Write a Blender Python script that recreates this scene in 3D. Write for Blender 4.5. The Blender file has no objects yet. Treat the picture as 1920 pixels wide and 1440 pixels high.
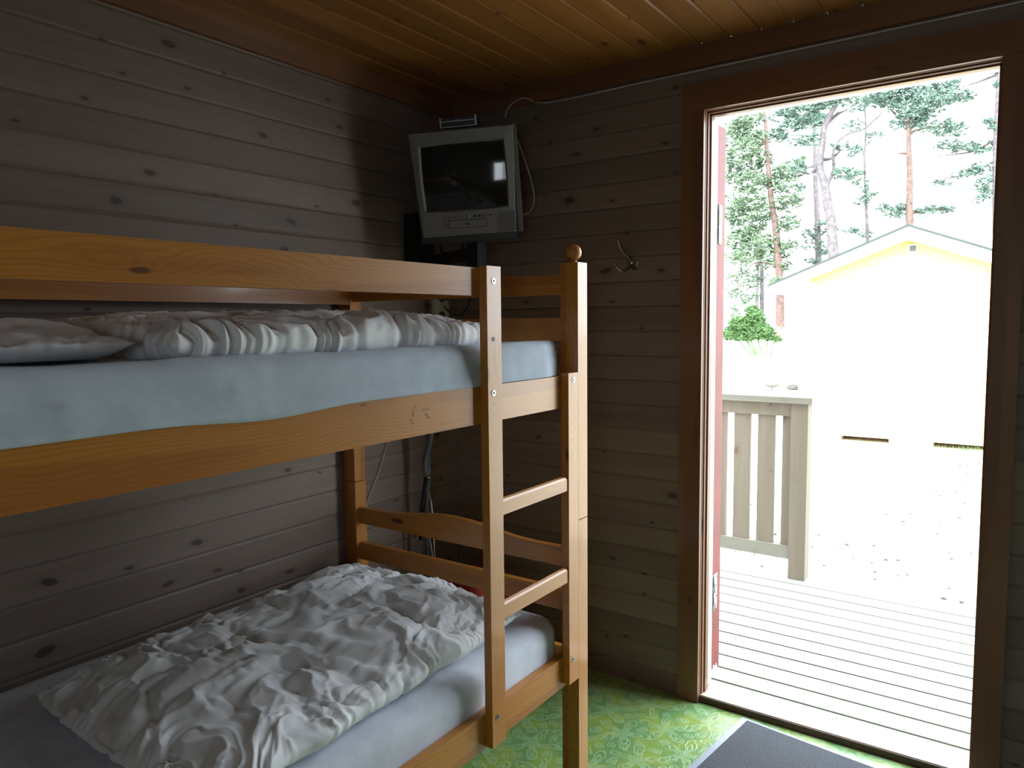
import bpy, bmesh, math, random
from mathutils import Vector, Matrix, noise
random.seed(7)
scn = bpy.context.scene
COL = scn.collection
PI = math.pi

# ------------------------------------------------------------------ camera
CAM = Vector((1.955, -2.37, 1.325)); FPX = 1375.0
yaw, pit, rol = [math.radians(a) for a in (35.25, 4.86, 0.6)]
F = Vector((-math.sin(yaw)*math.cos(pit), math.cos(yaw)*math.cos(pit), -math.sin(pit)))
rt = Vector((math.cos(yaw), math.sin(yaw), 0)); dn = F.cross(rt)
RR = rt*math.cos(rol) + dn*math.sin(rol); DD = -rt*math.sin(rol) + dn*math.cos(rol)
cd = bpy.data.cameras.new('camera'); cam = bpy.data.objects.new('camera', cd); COL.objects.link(cam)
m3 = Matrix((RR, -DD, -F)).transposed()
cam.matrix_world = Matrix.Translation(CAM) @ m3.to_4x4()
cd.sensor_width = 36; cd.lens = FPX/1920*36; cd.clip_start = .02; cd.clip_end = 300
scn.camera = cam

# ------------------------------------------------------------------ light
w = bpy.data.worlds.new('overcast_sky'); scn.world = w; w.use_nodes = True
bg = w.node_tree.nodes['Background']; bg.inputs[0].default_value = (.83, .93, 1.0, 1); bg.inputs[1].default_value = 1.0
scn.view_settings.view_transform = 'Standard'; scn.view_settings.look = 'None'
scn.view_settings.gamma = 1; scn.view_settings.use_curve_mapping = False
scn.view_settings.exposure = 3.15
scn.cycles.max_bounces = 12; scn.cycles.diffuse_bounces = 7; scn.cycles.glossy_bounces = 4
scn.cycles.sample_clamp_indirect = 8
sd = bpy.data.lights.new('hazy_sun', 'SUN'); sd.energy = 1.8; sd.angle = math.radians(14); sd.color = (1, .97, .92)
so = bpy.data.objects.new('hazy_sun', sd); COL.objects.link(so); so.rotation_euler = (math.radians(49), 0, math.radians(8))
# portal in the doorway: guides the sky's light, gives none of its own
pd = bpy.data.lights.new('door_portal', 'AREA'); pd.shape = 'RECTANGLE'; pd.size = .8; pd.size_y = 2.0
pd.cycles.is_portal = True
po = bpy.data.objects.new('door_portal', pd); COL.objects.link(po); po.location = (1.465, .2, 1.0); po.rotation_euler = (-PI/2, 0, 0)

pd2 = bpy.data.lights.new('added_window_portal', 'AREA'); pd2.shape = 'RECTANGLE'; pd2.size = .52; pd2.size_y = .6; pd2.cycles.is_portal = True  # portal for the added back window, gives no light of its own
po2 = bpy.data.objects.new('added_window_portal', pd2); COL.objects.link(po2); po2.location = (2.36, -3.62, 1.35); po2.rotation_euler = (PI/2, 0, 0)

# ------------------------------------------------------------------ node helper
class N:
    def __init__(s, name, rough=.6, spec=.5, coat=0, metal=0):
        s.m = bpy.data.materials.new(name); s.m.use_nodes = True; s.t = s.m.node_tree
        s.b = s.t.nodes['Principled BSDF']
        s.b.inputs['Roughness'].default_value = rough; s.b.inputs['Specular IOR Level'].default_value = spec
        s.b.inputs['Coat Weight'].default_value = coat; s.b.inputs['Coat Roughness'].default_value = .12
        s.b.inputs['Metallic'].default_value = metal
        s.tc = s.t.nodes.new('ShaderNodeTexCoord')
    def lk(s, a, sock):
        if isinstance(a, (int, float)): sock.default_value = a
        elif isinstance(a, tuple):
            sock.default_value = a if len(sock.default_value) == len(a) else (*a, 1)[:len(sock.default_value)]
        else: s.t.links.new(a, sock)
    def M(s, op, a, b=0., c=0., clamp=False):
        n = s.t.nodes.new('ShaderNodeMath'); n.operation = op; n.use_clamp = clamp
        s.lk(a, n.inputs[0]); s.lk(b, n.inputs[1]); s.lk(c, n.inputs[2]); return n.outputs[0]
    def V(s, op, a, b=(0, 0, 0)):
        n = s.t.nodes.new('ShaderNodeVectorMath'); n.operation = op
        s.lk(a, n.inputs[0]); s.lk(b, n.inputs[1]); return n.outputs['Value'] if op in ('LENGTH', 'DISTANCE', 'DOT_PRODUCT') else n.outputs[0]
    def sep(s, v):
        n = s.t.nodes.new('ShaderNodeSeparateXYZ'); s.lk(v, n.inputs[0]); return n.outputs
    def comb(s, x, y, z):
        n = s.t.nodes.new('ShaderNodeCombineXYZ'); s.lk(x, n.inputs[0]); s.lk(y, n.inputs[1]); s.lk(z, n.inputs[2]); return n.outputs[0]
    def noise(s, v, scale, detail=2, rough=.5, dist=0):
        n = s.t.nodes.new('ShaderNodeTexNoise'); s.lk(v, n.inputs['Vector']); n.inputs['Scale'].default_value = scale
        n.inputs['Detail'].default_value = detail; n.inputs['Roughness'].default_value = rough; n.inputs['Distortion'].default_value = dist
        return n.outputs[0]
    def vor(s, v, scale, rnd=1., dim='3D'):
        n = s.t.nodes.new('ShaderNodeTexVoronoi'); n.voronoi_dimensions = dim; s.lk(v, n.inputs['Vector']); n.inputs['Scale'].default_value = scale
        n.inputs['Randomness'].default_value = rnd; return n.outputs['Distance'], n.outputs['Color']
    def white(s, v):
        n = s.t.nodes.new('ShaderNodeTexWhiteNoise'); s.lk(v, n.inputs['Vector']); return n.outputs[0]
    def ss(s, x, a, b, t0=0., t1=1.):
        n = s.t.nodes.new('ShaderNodeMapRange'); n.interpolation_type = 'SMOOTHSTEP'; s.lk(x, n.inputs[0])
        s.lk(a, n.inputs[1]); s.lk(b, n.inputs[2]); s.lk(t0, n.inputs[3]); s.lk(t1, n.inputs[4]); return n.outputs[0]
    def mix(s, f, a, b, mode='MIX'):
        n = s.t.nodes.new('ShaderNodeMix'); n.data_type = 'RGBA'; n.blend_type = mode
        s.lk(f, n.inputs[0])
        for v, i in ((a, 6), (b, 7)):
            if isinstance(v, tuple): n.inputs[i].default_value = (*v[:3], 1)
            else: s.t.links.new(v, n.inputs[i])
        return n.outputs[2]
    def col(s, c):
        s.lk((*c[:3], 1) if isinstance(c, tuple) else c, s.b.inputs['Base Color']); return s
    def bump(s, h, strength=.3, dist=.01):
        n = s.t.nodes.new('ShaderNodeBump'); s.lk(h, n.inputs['Height']); n.inputs['Strength'].default_value = strength
        n.inputs['Distance'].default_value = dist; s.t.links.new(n.outputs[0], s.b.inputs['Normal']); return s
    def obj(s): return s.tc.outputs['Object']
    def rnd(s):
        n = s.t.nodes.new('ShaderNodeObjectInfo'); return n.outputs['Random']

def plain(name, c, rough=.6, var=.12, vs=6, **k):
    n = N(name, rough, **k)
    f = n.noise(n.obj(), vs, 4, .6)
    n.col(n.mix(n.ss(f, .3, .7), tuple(x*(1-var) for x in c), tuple(min(1, x*(1+var)) for x in c)))
    return n.m

def panel(name, along, across, period, off, base, dark, knot, gloss=.55, coat=0., knotamt=.5, streak=.5):
    """wooden boards: grain runs along axis index `along`, boards repeat on axis `across`"""
    n = N(name, gloss, .4, coat)
    o = n.sep(n.obj()); a = o[along]; c = o[across]; 
    idx = n.M('FLOOR', n.M('DIVIDE', n.M('SUBTRACT', c, off), period))
    r1 = n.white(n.comb(idx, 3.7, 1.3)); r2 = n.white(n.comb(idx, 9.1, 5.3))
    sh = n.M('MULTIPLY', r1, 37.)
    aa = n.M('ADD', a, sh)
    v = n.comb(n.M('MULTIPLY', aa, .55), n.M('MULTIPLY', c, 9.), idx)
    big = n.noise(v, 1.5, 3, .5, .6)
    v2 = n.comb(n.M('MULTIPLY', aa, 1.3), n.M('MULTIPLY', c, 60.), idx)
    g = n.noise(v2, 2., 3, .6, .3)
    # knots: one stretched cell grid
    kv = n.comb(n.M('MULTIPLY', aa, 5.5), n.M('DIVIDE', n.M('SUBTRACT', c, off), period), 0.)
    wv = n.V('ADD', kv, n.V('MULTIPLY', n.comb(n.noise(kv, 2.), n.noise(kv, 2.6), 0.), (.25, .25, 0)))
    d, cc = n.vor(wv, 1., .65, '2D')
    cs = n.sep(cc)
    size = n.M('MULTIPLY_ADD', n.M('POWER', cs[1], 3.), .09, .042)
    on = n.M('LESS_THAN', cs[0], knotamt)
    k = n.M('MULTIPLY', n.ss(d, n.M('MULTIPLY', size, 1.25), n.M('MULTIPLY', size, .8)), on)
    halo = n.M('MULTIPLY', n.ss(d, n.M('MULTIPLY', size, 3.2), size), on)
    col = n.mix(n.ss(big, .35, .68, 0, streak), base, dark)
    col = n.mix(n.ss(g, .4, .8, 0, .2), col, tuple(x*.72 for x in dark))
    tone = n.M('MULTIPLY_ADD', r2, .30, .84)
    col = n.mix(1., col, n.comb(tone, tone, tone), 'MULTIPLY')
    col = n.mix(n.M('MULTIPLY', halo, .35), col, tuple(x*.75 for x in dark))
    col = n.mix(n.M('MULTIPLY', k, .88), col, knot)
    n.col(col); n.bump(g, .12, .003)
    return n.m

def pine(name, ax, base=(.50, .205, .030), dark=(.30, .085, .012), coat=.5, rough=.4):
    """varnished pine; ax = grain axis"""
    n = N(name, rough, .45, coat)
    o = n.sep(n.obj()); r = n.rnd(); idx = [0, 1, 2]; idx.remove(ax)
    a = n.M('MULTIPLY_ADD', r, 13., o[ax]); p = o[idx[0]]; q = o[idx[1]]
    lo = n.comb(n.M('MULTIPLY', a, 1.6), n.M('MULTIPLY', p, 5.), n.M('MULTIPLY', q, 5.))
    wob = n.noise(lo, 1.6, 2, .5, .3)
    w2 = n.noise(n.V('ADD', lo, (5.2, 1.3, 9.7)), .9, 1)
    # knots bend the rings round them
    kv = n.comb(n.M('MULTIPLY', a, 2.6), n.M('MULTIPLY', p, 9.), n.M('MULTIPLY', q, 9.))
    d, cc = n.vor(kv, 1.); cs = n.sep(cc)
    on = n.M('LESS_THAN', cs[0], .5)
    size = n.M('MULTIPLY_ADD', cs[1], .07, .06)
    k = n.M('MULTIPLY', n.ss(d, n.M('MULTIPLY', size, 1.15), n.M('MULTIPLY', size, .8)), on)
    near = n.M('MULTIPLY', n.ss(d, .38, .04), on)
    rad = n.V('LENGTH', n.comb(n.M('ADD', p, n.M('MULTIPLY_ADD', w2, .12, -.02)), n.M('ADD', q, n.M('MULTIPLY_ADD', r, .05, -.01)), 0.))
    rad = n.M('ADD', rad, n.M('MULTIPLY', wob, .085)); rad = n.M('ADD', rad, n.M('MULTIPLY', near, .022))
    s = n.M('SINE', n.M('MULTIPLY', rad, 950.))
    ring = n.ss(s, .15, 1.)
    heart = n.ss(n.noise(n.comb(n.M('MULTIPLY', a, .9), n.M('MULTIPLY', p, 13.), n.M('MULTIPLY', q, 13.)), .9, 1.5, .4), .50, .555)
    fine = n.noise(n.comb(n.M('MULTIPLY', a, 5.), n.M('MULTIPLY', p, 220.), n.M('MULTIPLY', q, 220.)), 1., 2)
    col = n.mix(n.M('MULTIPLY', heart, .5), base, dark)
    col = n.mix(n.M('MULTIPLY', ring, .33), col, dark)
    col = n.mix(n.ss(fine, .4, .8, 0, .18), col, dark)
    col = n.mix(n.M('MULTIPLY', near, .25), col, dark)
    col = n.mix(n.M('MULTIPLY', k, .85), col, (.07, .022, .01))
    n.col(col); n.bump(fine, .05, .002)
    return n.m

def cloth(name, c, scale=900, bs=.25, big=.0):
    n = N(name, .95, .15); n.b.inputs['Sheen Weight'].default_value = .15
    f = n.noise(n.obj(), scale, 2, .7); g = n.noise(n.obj(), 14., 4, .6)
    n.col(n.mix(n.ss(g, .3, .7), tuple(x*.86 for x in c), c))
    h = n.M('ADD', n.M('MULTIPLY', f, 1.), n.M('MULTIPLY', g, big)); n.bump(h, bs, .004)
    return n.m

WALL_COL = dict(base=(.218, .165, .136), dark=(.165, .118, .09), knot=(.06, .036, .025), knotamt=.36)
M = {}
M['wall_x'] = panel('whitewashed_boards_x', 0, 2, .087, .071, **WALL_COL)
M['wall_y'] = panel('whitewashed_boards_y', 1, 2, .087, .048, **WALL_COL)
M['ceil'] = panel('varnished_ceiling_boards', 1, 0, .095, .003, (.32, .132, .034), (.22, .078, .018), (.06, .02, .01), gloss=.42, coat=.2, knotamt=.28, streak=.6)
for i, a in enumerate('xyz'): M['pine_'+a] = pine('varnished_pine_'+a, i)
for i, a in enumerate('xyz'): M['trim_'+a] = pine('reddish_pine_trim_'+a, i, (.215, .095, .045), (.13, .05, .024), .15, .45)
M['sheet'] = cloth('pale_blue_terry_sheet', (.62, .72, .84), 1100, .5, 1.2)
M['sheet2'] = cloth('pale_sheet', (.70, .75, .86), 700, .25, .4)
M['duvet'] = cloth('white_duvet_cotton', (.84, .86, .90), 1200, .12, .8)
M['darkwall'] = plain('unseen_boards_darkened', (.14, .11, .09), .6)  # kept dark so the unseen walls bounce less light
M['metal'] = plain('zinc', (.42, .42, .42), .35, metal=1)
M['brass'] = plain('worn_brass', (.34, .29, .24), .28, metal=1)
M['black'] = plain('black_plastic', (.012, .012, .012), .45)
M['blackmetal'] = plain('black_steel', (.008, .008, .009), .5)
M['silver'] = plain('silver_plastic', (.16, .16, .145), .38, .04)
M['silver_dark'] = plain('grey_plastic', (.09, .09, .085), .45)
M['screen'] = plain('dark_screen_glass', (.012, .014, .014), .06, spec=.6)
M['white_plastic'] = plain('white_plastic', (.62, .60, .56), .4)
M['cable_white'] = plain('white_cable', (.50, .48, .45), .5)
M['greytube'] = plain('grey_steel_tube', (.10, .13, .15), .35)
M['chrome'] = plain('chrome', (.75, .75, .75), .15, metal=1)
M['redbag'] = plain('red_fabric', (.25, .008, .008), .7)
M['redpaint'] = plain('dark_red_paint', (.17, .022, .017), .6, .15)
M['whitepaint'] = plain('white_paint', (.78, .77, .74), .5, .06)
M['gasket'] = plain('grey_weatherstrip', (.5, .52, .56), .6)
M['sill'] = plain('worn_pale_sill', (.62, .55, .47), .5, .2)
M['sill_dark'] = plain('dark_sill_edge', (.10, .05, .03), .6, .2)
M['deck'] = panel('weathered_deck_boards', 0, 1, .1115, .19, (.33, .35, .30), (.25, .28, .21), (.25, .22, .17), .8, knotamt=.25, streak=.5)
M['railwood'] = panel('weathered_railing_x', 0, 2, .3, 0, (.20, .188, .152), (.152, .144, .104), (.16, .11, .07), .85, knotamt=.25, streak=.5)
M['railwood_z'] = panel('weathered_railing_z', 2, 0, .13, .767, (.20, .16, .124), (.144, .132, .084), (.13, .08, .06), .85, knotamt=.3, streak=.6)
M['bark'] = plain('pine_bark', (.085, .055, .047), .9, .3, 9)
M['bark_grey'] = plain('grey_pine_bark', (.075, .066, .072), .9, .3, 9)
M['needles'] = plain('pine_needles', (.085, .14, .11), .7, .3, 3)
M['needles2'] = plain('fresh_pine_needles', (.105, .16, .095), .7, .3, 3)
M['needles3'] = plain('juniper_needles', (.065, .14, .045), .7, .3, 5)
M['drygrass'] = plain('dry_heather', (.35, .27, .22), .9, .2, 5)
M['rock'] = plain('pale_rock', (.30, .29, .24), .9, .25, 3)
M['darkrock'] = plain('dark_rock', (.05, .047, .047), .9, .25, 3)
M['leaf'] = plain('dry_leaf', (.03, .025, .022), .9, .3, 30)
M['roofing'] = plain('dark_green_roofing', (.015, .026, .024), .7)
M['greyvent'] = plain('grey_vent', (.09, .10, .09), .7)
M['concrete'] = plain('pale_block', (.7, .68, .66), .9)
n = N('yellow_siding', .7); o = n.sep(n.obj())
ln = n.M('FRACT', n.M('DIVIDE', n.M('SUBTRACT', o[2], .02), .166))
n.col(n.mix(n.ss(ln, .05, .02), (.85, .58, .20), (.38, .22, .07))); n.bump(ln, .4, .012); M['yellow'] = n.m
n = N('sandy_ground', .95, .1); g = n.noise(n.obj(), 9, 6, .7); g2 = n.noise(n.obj(), .6, 3)
c = n.mix(n.ss(g, .3, .75), (.36, .34, .29), (.50, .48, .43)); c = n.mix(n.ss(g2, .5, .7, 0, .4), c, (.50, .52, .30))
n.col(c); n.bump(g, .3, .02); M['ground'] = n.m
# mat
n = N('ribbed_dark_mat', .95, .15); o = n.sep(n.obj())
rb = n.M('SINE', n.M('MULTIPLY', o[1], 900.)); f = n.noise(n.obj(), 260., 2, .7)
n.col(n.mix(n.ss(n.M('MULTIPLY_ADD', rb, .2, f), .3, .8), (.06, .065, .075), (.15, .158, .178))); n.bump(n.M('ADD', rb, f), .4, .002); M['mat'] = n.m
M['matborder'] = plain('grey_rubber_border', (.33, .36, .43), .35, .06)
# embossed vinyl
n = N('green_vinyl_floor', .3, .5, .25)
P = n.obj(); wv = n.V('ADD', P, n.V('MULTIPLY', n.comb(n.noise(P, 22., 1), n.noise(n.V('ADD', P, (3, 5, 1)), 22., 1), 0.), (.03, .03, 0)))
def motif(off, rot, T):
    q = n.V('ADD', wv, (off[0], off[1], 0)); s = n.sep(q)
    x = n.M('SUBTRACT', n.M('FRACT', n.M('DIVIDE', s[0], T)), .5); y = n.M('SUBTRACT', n.M('FRACT', n.M('DIVIDE', s[1], T)), .5)
    r = n.V('LENGTH', n.comb(x, y, 0.)); th = n.M('ADD', n.M('ARCTAN2', y, x), rot+10*PI)
    out = None
    def fold(t, k): return n.M('SUBTRACT', n.M('MODULO', t, 2*PI/k), PI/k)
    for (k, cu, a, b, dr) in ((5, .27, .15, .065, 0.), (5, .22, .07, .03, 0.), (5, .37, .065, .065, PI/5), (5, .37, .03, .03, PI/5), (10, .07, .05, .016, 0.)):
        t = fold(n.M('ADD', th, dr), k); u = n.M('MULTIPLY', r, n.M('COSINE', t)); v = n.M('MULTIPLY', r, n.M('SINE', t))
        e = n.V('LENGTH', n.comb(n.M('DIVIDE', n.M('SUBTRACT', u, cu), a), n.M('DIVIDE', v, b), 0.))
        e = n.M('MULTIPLY', n.M('ABSOLUTE', n.M('SUBTRACT', e, 1.)), b)
        l = n.ss(e, .016, .004)
        out = l if out is None else n.M('MAXIMUM', out, l)
    return out
L = n.M('MAXIMUM', motif((0, 0), .3, .21), motif((.105, .105), 1.2, .21))
sw = n.noise(n.V('ADD', wv, (0, 0, 0)), 26., 0, .5, 1.2)
L2 = n.ss(n.M('ABSOLUTE', n.M('SUBTRACT', sw, .5)), .035, .01)
L = n.M('MAXIMUM', L, n.M('MULTIPLY', L2, .35))
cl = n.noise(P, 11., 2)
c = n.mix(n.ss(cl, .4, .62), (.155, .31, .11), (.27, .38, .075))
c = n.mix(n.M('MULTIPLY', L, .55), c, (.36, .56, .30))
n.col(c); n.bump(L, .35, .003); M['vinyl'] = n.m

# ------------------------------------------------------------------ mesh helpers
def link(name, bm, mat, parent=None, smooth=False, bevel=0, bseg=2):
    if bevel:
        es = [e for e in bm.edges if len(e.link_faces) == 2 and e.calc_face_angle(0) > .6]
        bmesh.ops.bevel(bm, geom=es, offset=bevel, segments=bseg, affect='EDGES', profile=.6, clamp_overlap=True)
    bmesh.ops.recalc_face_normals(bm, faces=bm.faces)
    me = bpy.data.meshes.new(name); bm.to_mesh(me); bm.free()
    me.materials.append(mat if not isinstance(mat, str) else M[mat])
    if smooth:
        for p in me.polygons: p.use_smooth = True
    o = bpy.data.objects.new(name, me); COL.objects.link(o)
    if parent is not None: o.parent = parent
    return o
def box(bm, x0, x1, y0, y1, z0, z1):
    v = [bm.verts.new(p) for p in ((x0, y0, z0), (x1, y0, z0), (x1, y1, z0), (x0, y1, z0), (x0, y0, z1), (x1, y0, z1), (x1, y1, z1), (x0, y1, z1))]
    for f in ((0, 3, 2, 1), (4, 5, 6, 7), (0, 1, 5, 4), (1, 2, 6, 5), (2, 3, 7, 6), (3, 0, 4, 7)): bm.faces.new([v[i] for i in f])
    return v
def B(name, mat, parent, x0, x1, y0, y1, z0, z1, bevel=.004, bseg=2):
    bm = bmesh.new(); box(bm, x0, x1, y0, y1, z0, z1); return link(name, bm, mat, parent, bevel=bevel, bseg=bseg)
def prism(bm, prof, ax, a0, a1):
    """closed 2D profile extruded along axis ax; the profile gives the two other coordinates in x,y,z order"""
    def P(p, a):
        l = list(p); l.insert(ax, a); return l
    A = [bm.verts.new(P(p, a0)) for p in prof]; Bv = [bm.verts.new(P(p, a1)) for p in prof]
    k = len(prof)
    for i in range(k): bm.faces.new((A[i], A[(i+1) % k], Bv[(i+1) % k], Bv[i]))
    bm.faces.new(A[::-1]); bm.faces.new(Bv)
def grooved(bm, ax, a0, a1, c0, c1, period, off, face, back, cross_first):
    """board wall: boards stacked on the cross axis c0..c1, face at `face`, back at `back`"""
    s = 1 if back < face else -1
    pts = [c0]; prof = [(face, c0)]
    k = math.ceil((c0-off)/period+.1)
    while off+k*period < c1-.008:
        c = off+k*period
        prof += [(face, c-.007), (face-s*.0028, c-.0008), (face-s*.0045, c-.0006), (face-s*.0045, c+.0006), (face-s*.0028, c+.0008), (face, c+.007)]
        k += 1
    prof += [(face, c1), (back, c1), (back, c0)]
    if cross_first: prof = [(b, a) for a, b in prof]
    prism(bm, prof, ax, a0, a1)
def tube(bm, pts, r, seg=8, cap=True):
    pts = [Vector(p) for p in pts]; rs = r if isinstance(r, (list, tuple)) else [r]*len(pts)
    rings = []; up = Vector((.123, .456, .88)).normalized(); prev = None
    for i, p in enumerate(pts):
        d = (pts[min(i+1, len(pts)-1)]-pts[max(i-1, 0)]).normalized()
        a = d.cross(up if prev is None else prev)
        if a.length < 1e-4: a = d.cross(Vector((1, 0, 0)))
        a.normalize(); b = a.cross(d).normalized(); prev = b
        # keep frame steady
        rings.append([bm.verts.new(p+(a*math.cos(2*PI*k/seg)+b*math.sin(2*PI*k/seg))*rs[i]) for k in range(seg)])
    for i in range(len(rings)-1):
        for k in range(seg): bm.faces.new((rings[i][k], rings[i][(k+1) % seg], rings[i+1][(k+1) % seg], rings[i+1][k]))
    if cap: bm.faces.new(rings[0][::-1]); bm.faces.new(rings[-1])
def smoothpts(pts, n=6):
    pts = [Vector(p) for p in pts]; out = []
    for i in range(len(pts)-1):
        p0, p1, p2, p3 = pts[max(i-1, 0)], pts[i], pts[i+1], pts[min(i+2, len(pts)-1)]
        for k in range(n):
            t = k/n; out.append(.5*((2*p1)+(p2-p0)*t+(2*p0-5*p1+4*p2-p3)*t*t+(3*p1-p0-3*p2+p3)*t**3))
    return out+[pts[-1]]
def lathe(bm, prof, c, seg=20):
    """prof: (r, h) pairs from bottom to top about the vertical axis at c"""
    rings = [[bm.verts.new((c[0]+r*math.cos(2*PI*k/seg), c[1]+r*math.sin(2*PI*k/seg), c[2]+h)) for k in range(seg)] for r, h in prof]
    for i in range(len(rings)-1):
        for k in range(seg): bm.faces.new((rings[i][k], rings[i][(k+1) % seg], rings[i+1][(k+1) % seg], rings[i+1][k]))
    bm.faces.new(rings[0][::-1]); bm.faces.new(rings[-1])
def ball(bm, c, r, u=16, v=10):
    mt = Matrix.Translation(c) @ (Matrix.Diagonal((*r, 1)) if isinstance(r, tuple) else Matrix.Scale(r, 4))
    bmesh.ops.create_uvsphere(bm, u_segments=u, v_segments=v, radius=1, matrix=mt)
def disc_x(bm, c, r, h, seg=16):
    """short cylinder with its axis on +x"""
    A = [bm.verts.new((c[0], c[1]+r*math.cos(2*PI*k/seg), c[2]+r*math.sin(2*PI*k/seg))) for k in range(seg)]
    Bv = [bm.verts.new((v.co.x+h, v.co.y, v.co.z)) for v in A]
    for k in range(seg): bm.faces.new((A[k], A[(k+1) % seg], Bv[(k+1) % seg], Bv[k]))
    bm.faces.new(A[::-1]); bm.faces.new(Bv)
def tag(o, label=None, cat=None, group=None, kind=None):
    if label: o['label'] = label
    if cat: o['category'] = cat
    if group: o['group'] = group
    if kind: o['kind'] = kind
    return o
def thing(name, label, cat, loc=(0, 0, 0), rot=None, group=None):
    o = bpy.data.objects.new(name, None); COL.objects.link(o); o.location = loc; o.empty_display_size = .05
    if rot: o.rotation_euler = rot
    return tag(o, label, cat, group)
def struct(name, bm, mat, parent=None, **k):
    o = link(name, bm, mat, parent, **k)
    if parent is None: o['kind'] = 'structure'
    return o
def loc(root, o):
    """the part was drawn in world coordinates: move it under its thing's base"""
    o.data.transform(root.matrix_basis.inverted()); o.parent = root; return o
def at(px, ax, v):
    """point on the plane axis=v seen at a photo position"""
    d = RR*(px[0]-960)+DD*(px[1]-720)+F*FPX; t = (v-CAM[ax])/d[ax]; return CAM+d*t
def sstep(x, a, b):
    t = max(0, min(1, (x-a)/(b-a))); return t*t*(3-2*t)
def fbm(p, o=3):
    s = 0; a = 1
    for i in range(o): s += a*noise.noise(p); p = p*2.03+Vector((3.1, 1.7, 5.3)); a *= .5
    return s

# ------------------------------------------------------------------ room shell
XR, YB, ZC = 2.75, -3.5, 2.21
DX0, DX1, DZ = 1.064, 1.866, 2.0          # door opening
WO = .11                                   # outer face of the door wall
bm = bmesh.new(); grooved(bm, 1, YB, 0., 0., ZC, .087, .048, 0., -.09, False)
struct('wall_left', bm, 'wall_y')
bm = bmesh.new()
grooved(bm, 0, 0., DX0-.03, 0., ZC, .087, .071, 0., WO, False)
grooved(bm, 0, DX0-.03, DX1+.03, DZ+.03, ZC, .087, .071, 0., WO, False)
grooved(bm, 0, DX1+.03, XR, 0., ZC, .087, .071, 0., WO, False)
struct('wall_front', bm, 'wall_x')
# right wall, back wall: unseen, coloured dark to weaken bounced light
bm = bmesh.new(); grooved(bm, 1, YB, 0., 0., ZC, .087, .048, XR, XR+.1, False)
struct('wall_right', bm, 'darkwall')
BX0, BX1, BZ0, BZ1 = 2.05, 2.62, 1.0, 1.65
bm = bmesh.new()
for a in ((0., BX0, 0., ZC), (BX1, XR, 0., ZC), (BX0, BX1, 0., BZ0), (BX0, BX1, BZ1, ZC)): grooved(bm, 0, a[0], a[1], a[2], a[3], .087, .071, YB, YB-.1, False)
struct('wall_back', bm, 'darkwall')
bm = bmesh.new()
for a in ((BX0, BX1, BZ0, BZ0+.05), (BX0, BX1, BZ1-.05, BZ1), (BX0, BX0+.05, BZ0+.05, BZ1-.05), (BX1-.05, BX1, BZ0+.05, BZ1-.05), ((BX0+BX1)/2-.02, (BX0+BX1)/2+.02, BZ0+.05, BZ1-.05)):
    box(bm, a[0], a[1], YB-.07, YB-.02, a[2], a[3])
struct('added_window_1', bm, 'whitepaint')  # unseen window, added to let sky light onto camera-facing surfaces
bm = bmesh.new(); grooved(bm, 1, YB, 0., 0., XR, .095, .003, ZC, ZC+.08, True)
struct('ceiling', bm, 'ceil')
bm = bmesh.new(); box(bm, -.09, XR+.1, YB-.1, WO, -.1, 0); struct('floor', bm, 'vinyl')
# cornice boards
bm = bmesh.new(); box(bm, 0., .016, YB, 0., ZC-.068, ZC); struct('trim_1', bm, 'trim_y', bevel=.003)
bm = bmesh.new(); box(bm, .016, XR, -.016, 0., ZC-.07, ZC); struct('trim_2', bm, 'trim_x', bevel=.003)
bm = bmesh.new(); box(bm, -.006+.006, .008, -.008, 0., 0., ZC-.07); struct('trim_3', bm, 'wall_y')
# outer roof edge so that the sky does not leak in, outside eaves
bm = bmesh.new(); box(bm, -.4, XR+.4, YB-.4, .35, ZC+.09, ZC+.2); struct('roof_outside', bm, 'roofing')
# nail heads down the corner
bm = bmesh.new()
for k in range(24):
    ball(bm, (.0015, -.012, .12+k*.087), .0028, 6, 4)
tag(link('corner_nails', bm, 'black'), kind='structure')

# ------------------------------------------------------------------ door frame and door
dr = bpy.data.objects.new('door_1', None); COL.objects.link(dr); dr['kind'] = 'structure'
B('door_casing', 'trim_z', dr, DX0-.076, DX0-.001, -.016, 0, 0, DZ+.0)
B('door_casing', 'trim_z', dr, DX1+.001, DX1+.066, -.016, 0, 0, DZ+.0)
B('door_casing', 'trim_x', dr, DX0-.076, DX1+.066, -.016, 0, DZ+.001, DZ+.089)
bm = bmesh.new()                               # left lining with its two small rebates
prism(bm, [(DX0-.03, 0), (DX0+.000, 0), (DX0+.000, .012), (DX0+.004, .012), (DX0+.004, .030), (DX0+.009, .030), (DX0+.009, .055), (DX0-.004, .055), (DX0-.004, WO), (DX0-.03, WO)], 2, 0, DZ)
link('door_lining', bm, 'trim_z', dr)
bm = bmesh.new()
prism(bm, [(DX1+.03, 0), (DX1, 0), (DX1, .03), (DX1-.006, .03), (DX1-.006, .055), (DX1+.004, .055), (DX1+.004, WO), (DX1+.03, WO)], 2, 0, DZ)
link('door_lining', bm, 'trim_z', dr)
bm = bmesh.new()
prism(bm, [(0, DZ+.03), (0, DZ), (.012, DZ), (.012, DZ-.005), (.030, DZ-.005), (.030, DZ-.010), (.055, DZ-.010), (.055, DZ+.002), (WO, DZ+.002), (WO, DZ+.03)], 0, DX0-.03, DX1+.03)
link('door_lining', bm, 'trim_x', dr)
bm = bmesh.new(); box(bm, DX0-.0035, DX0+.002, .056, WO-.001, .03, DZ); link('painted_jamb', bm, 'whitepaint', dr)
bm = bmesh.new(); box(bm, DX0, DX1, .056, WO-.001, DZ-.004, DZ+.001); link('painted_jamb', bm, 'whitepaint', dr)
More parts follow.
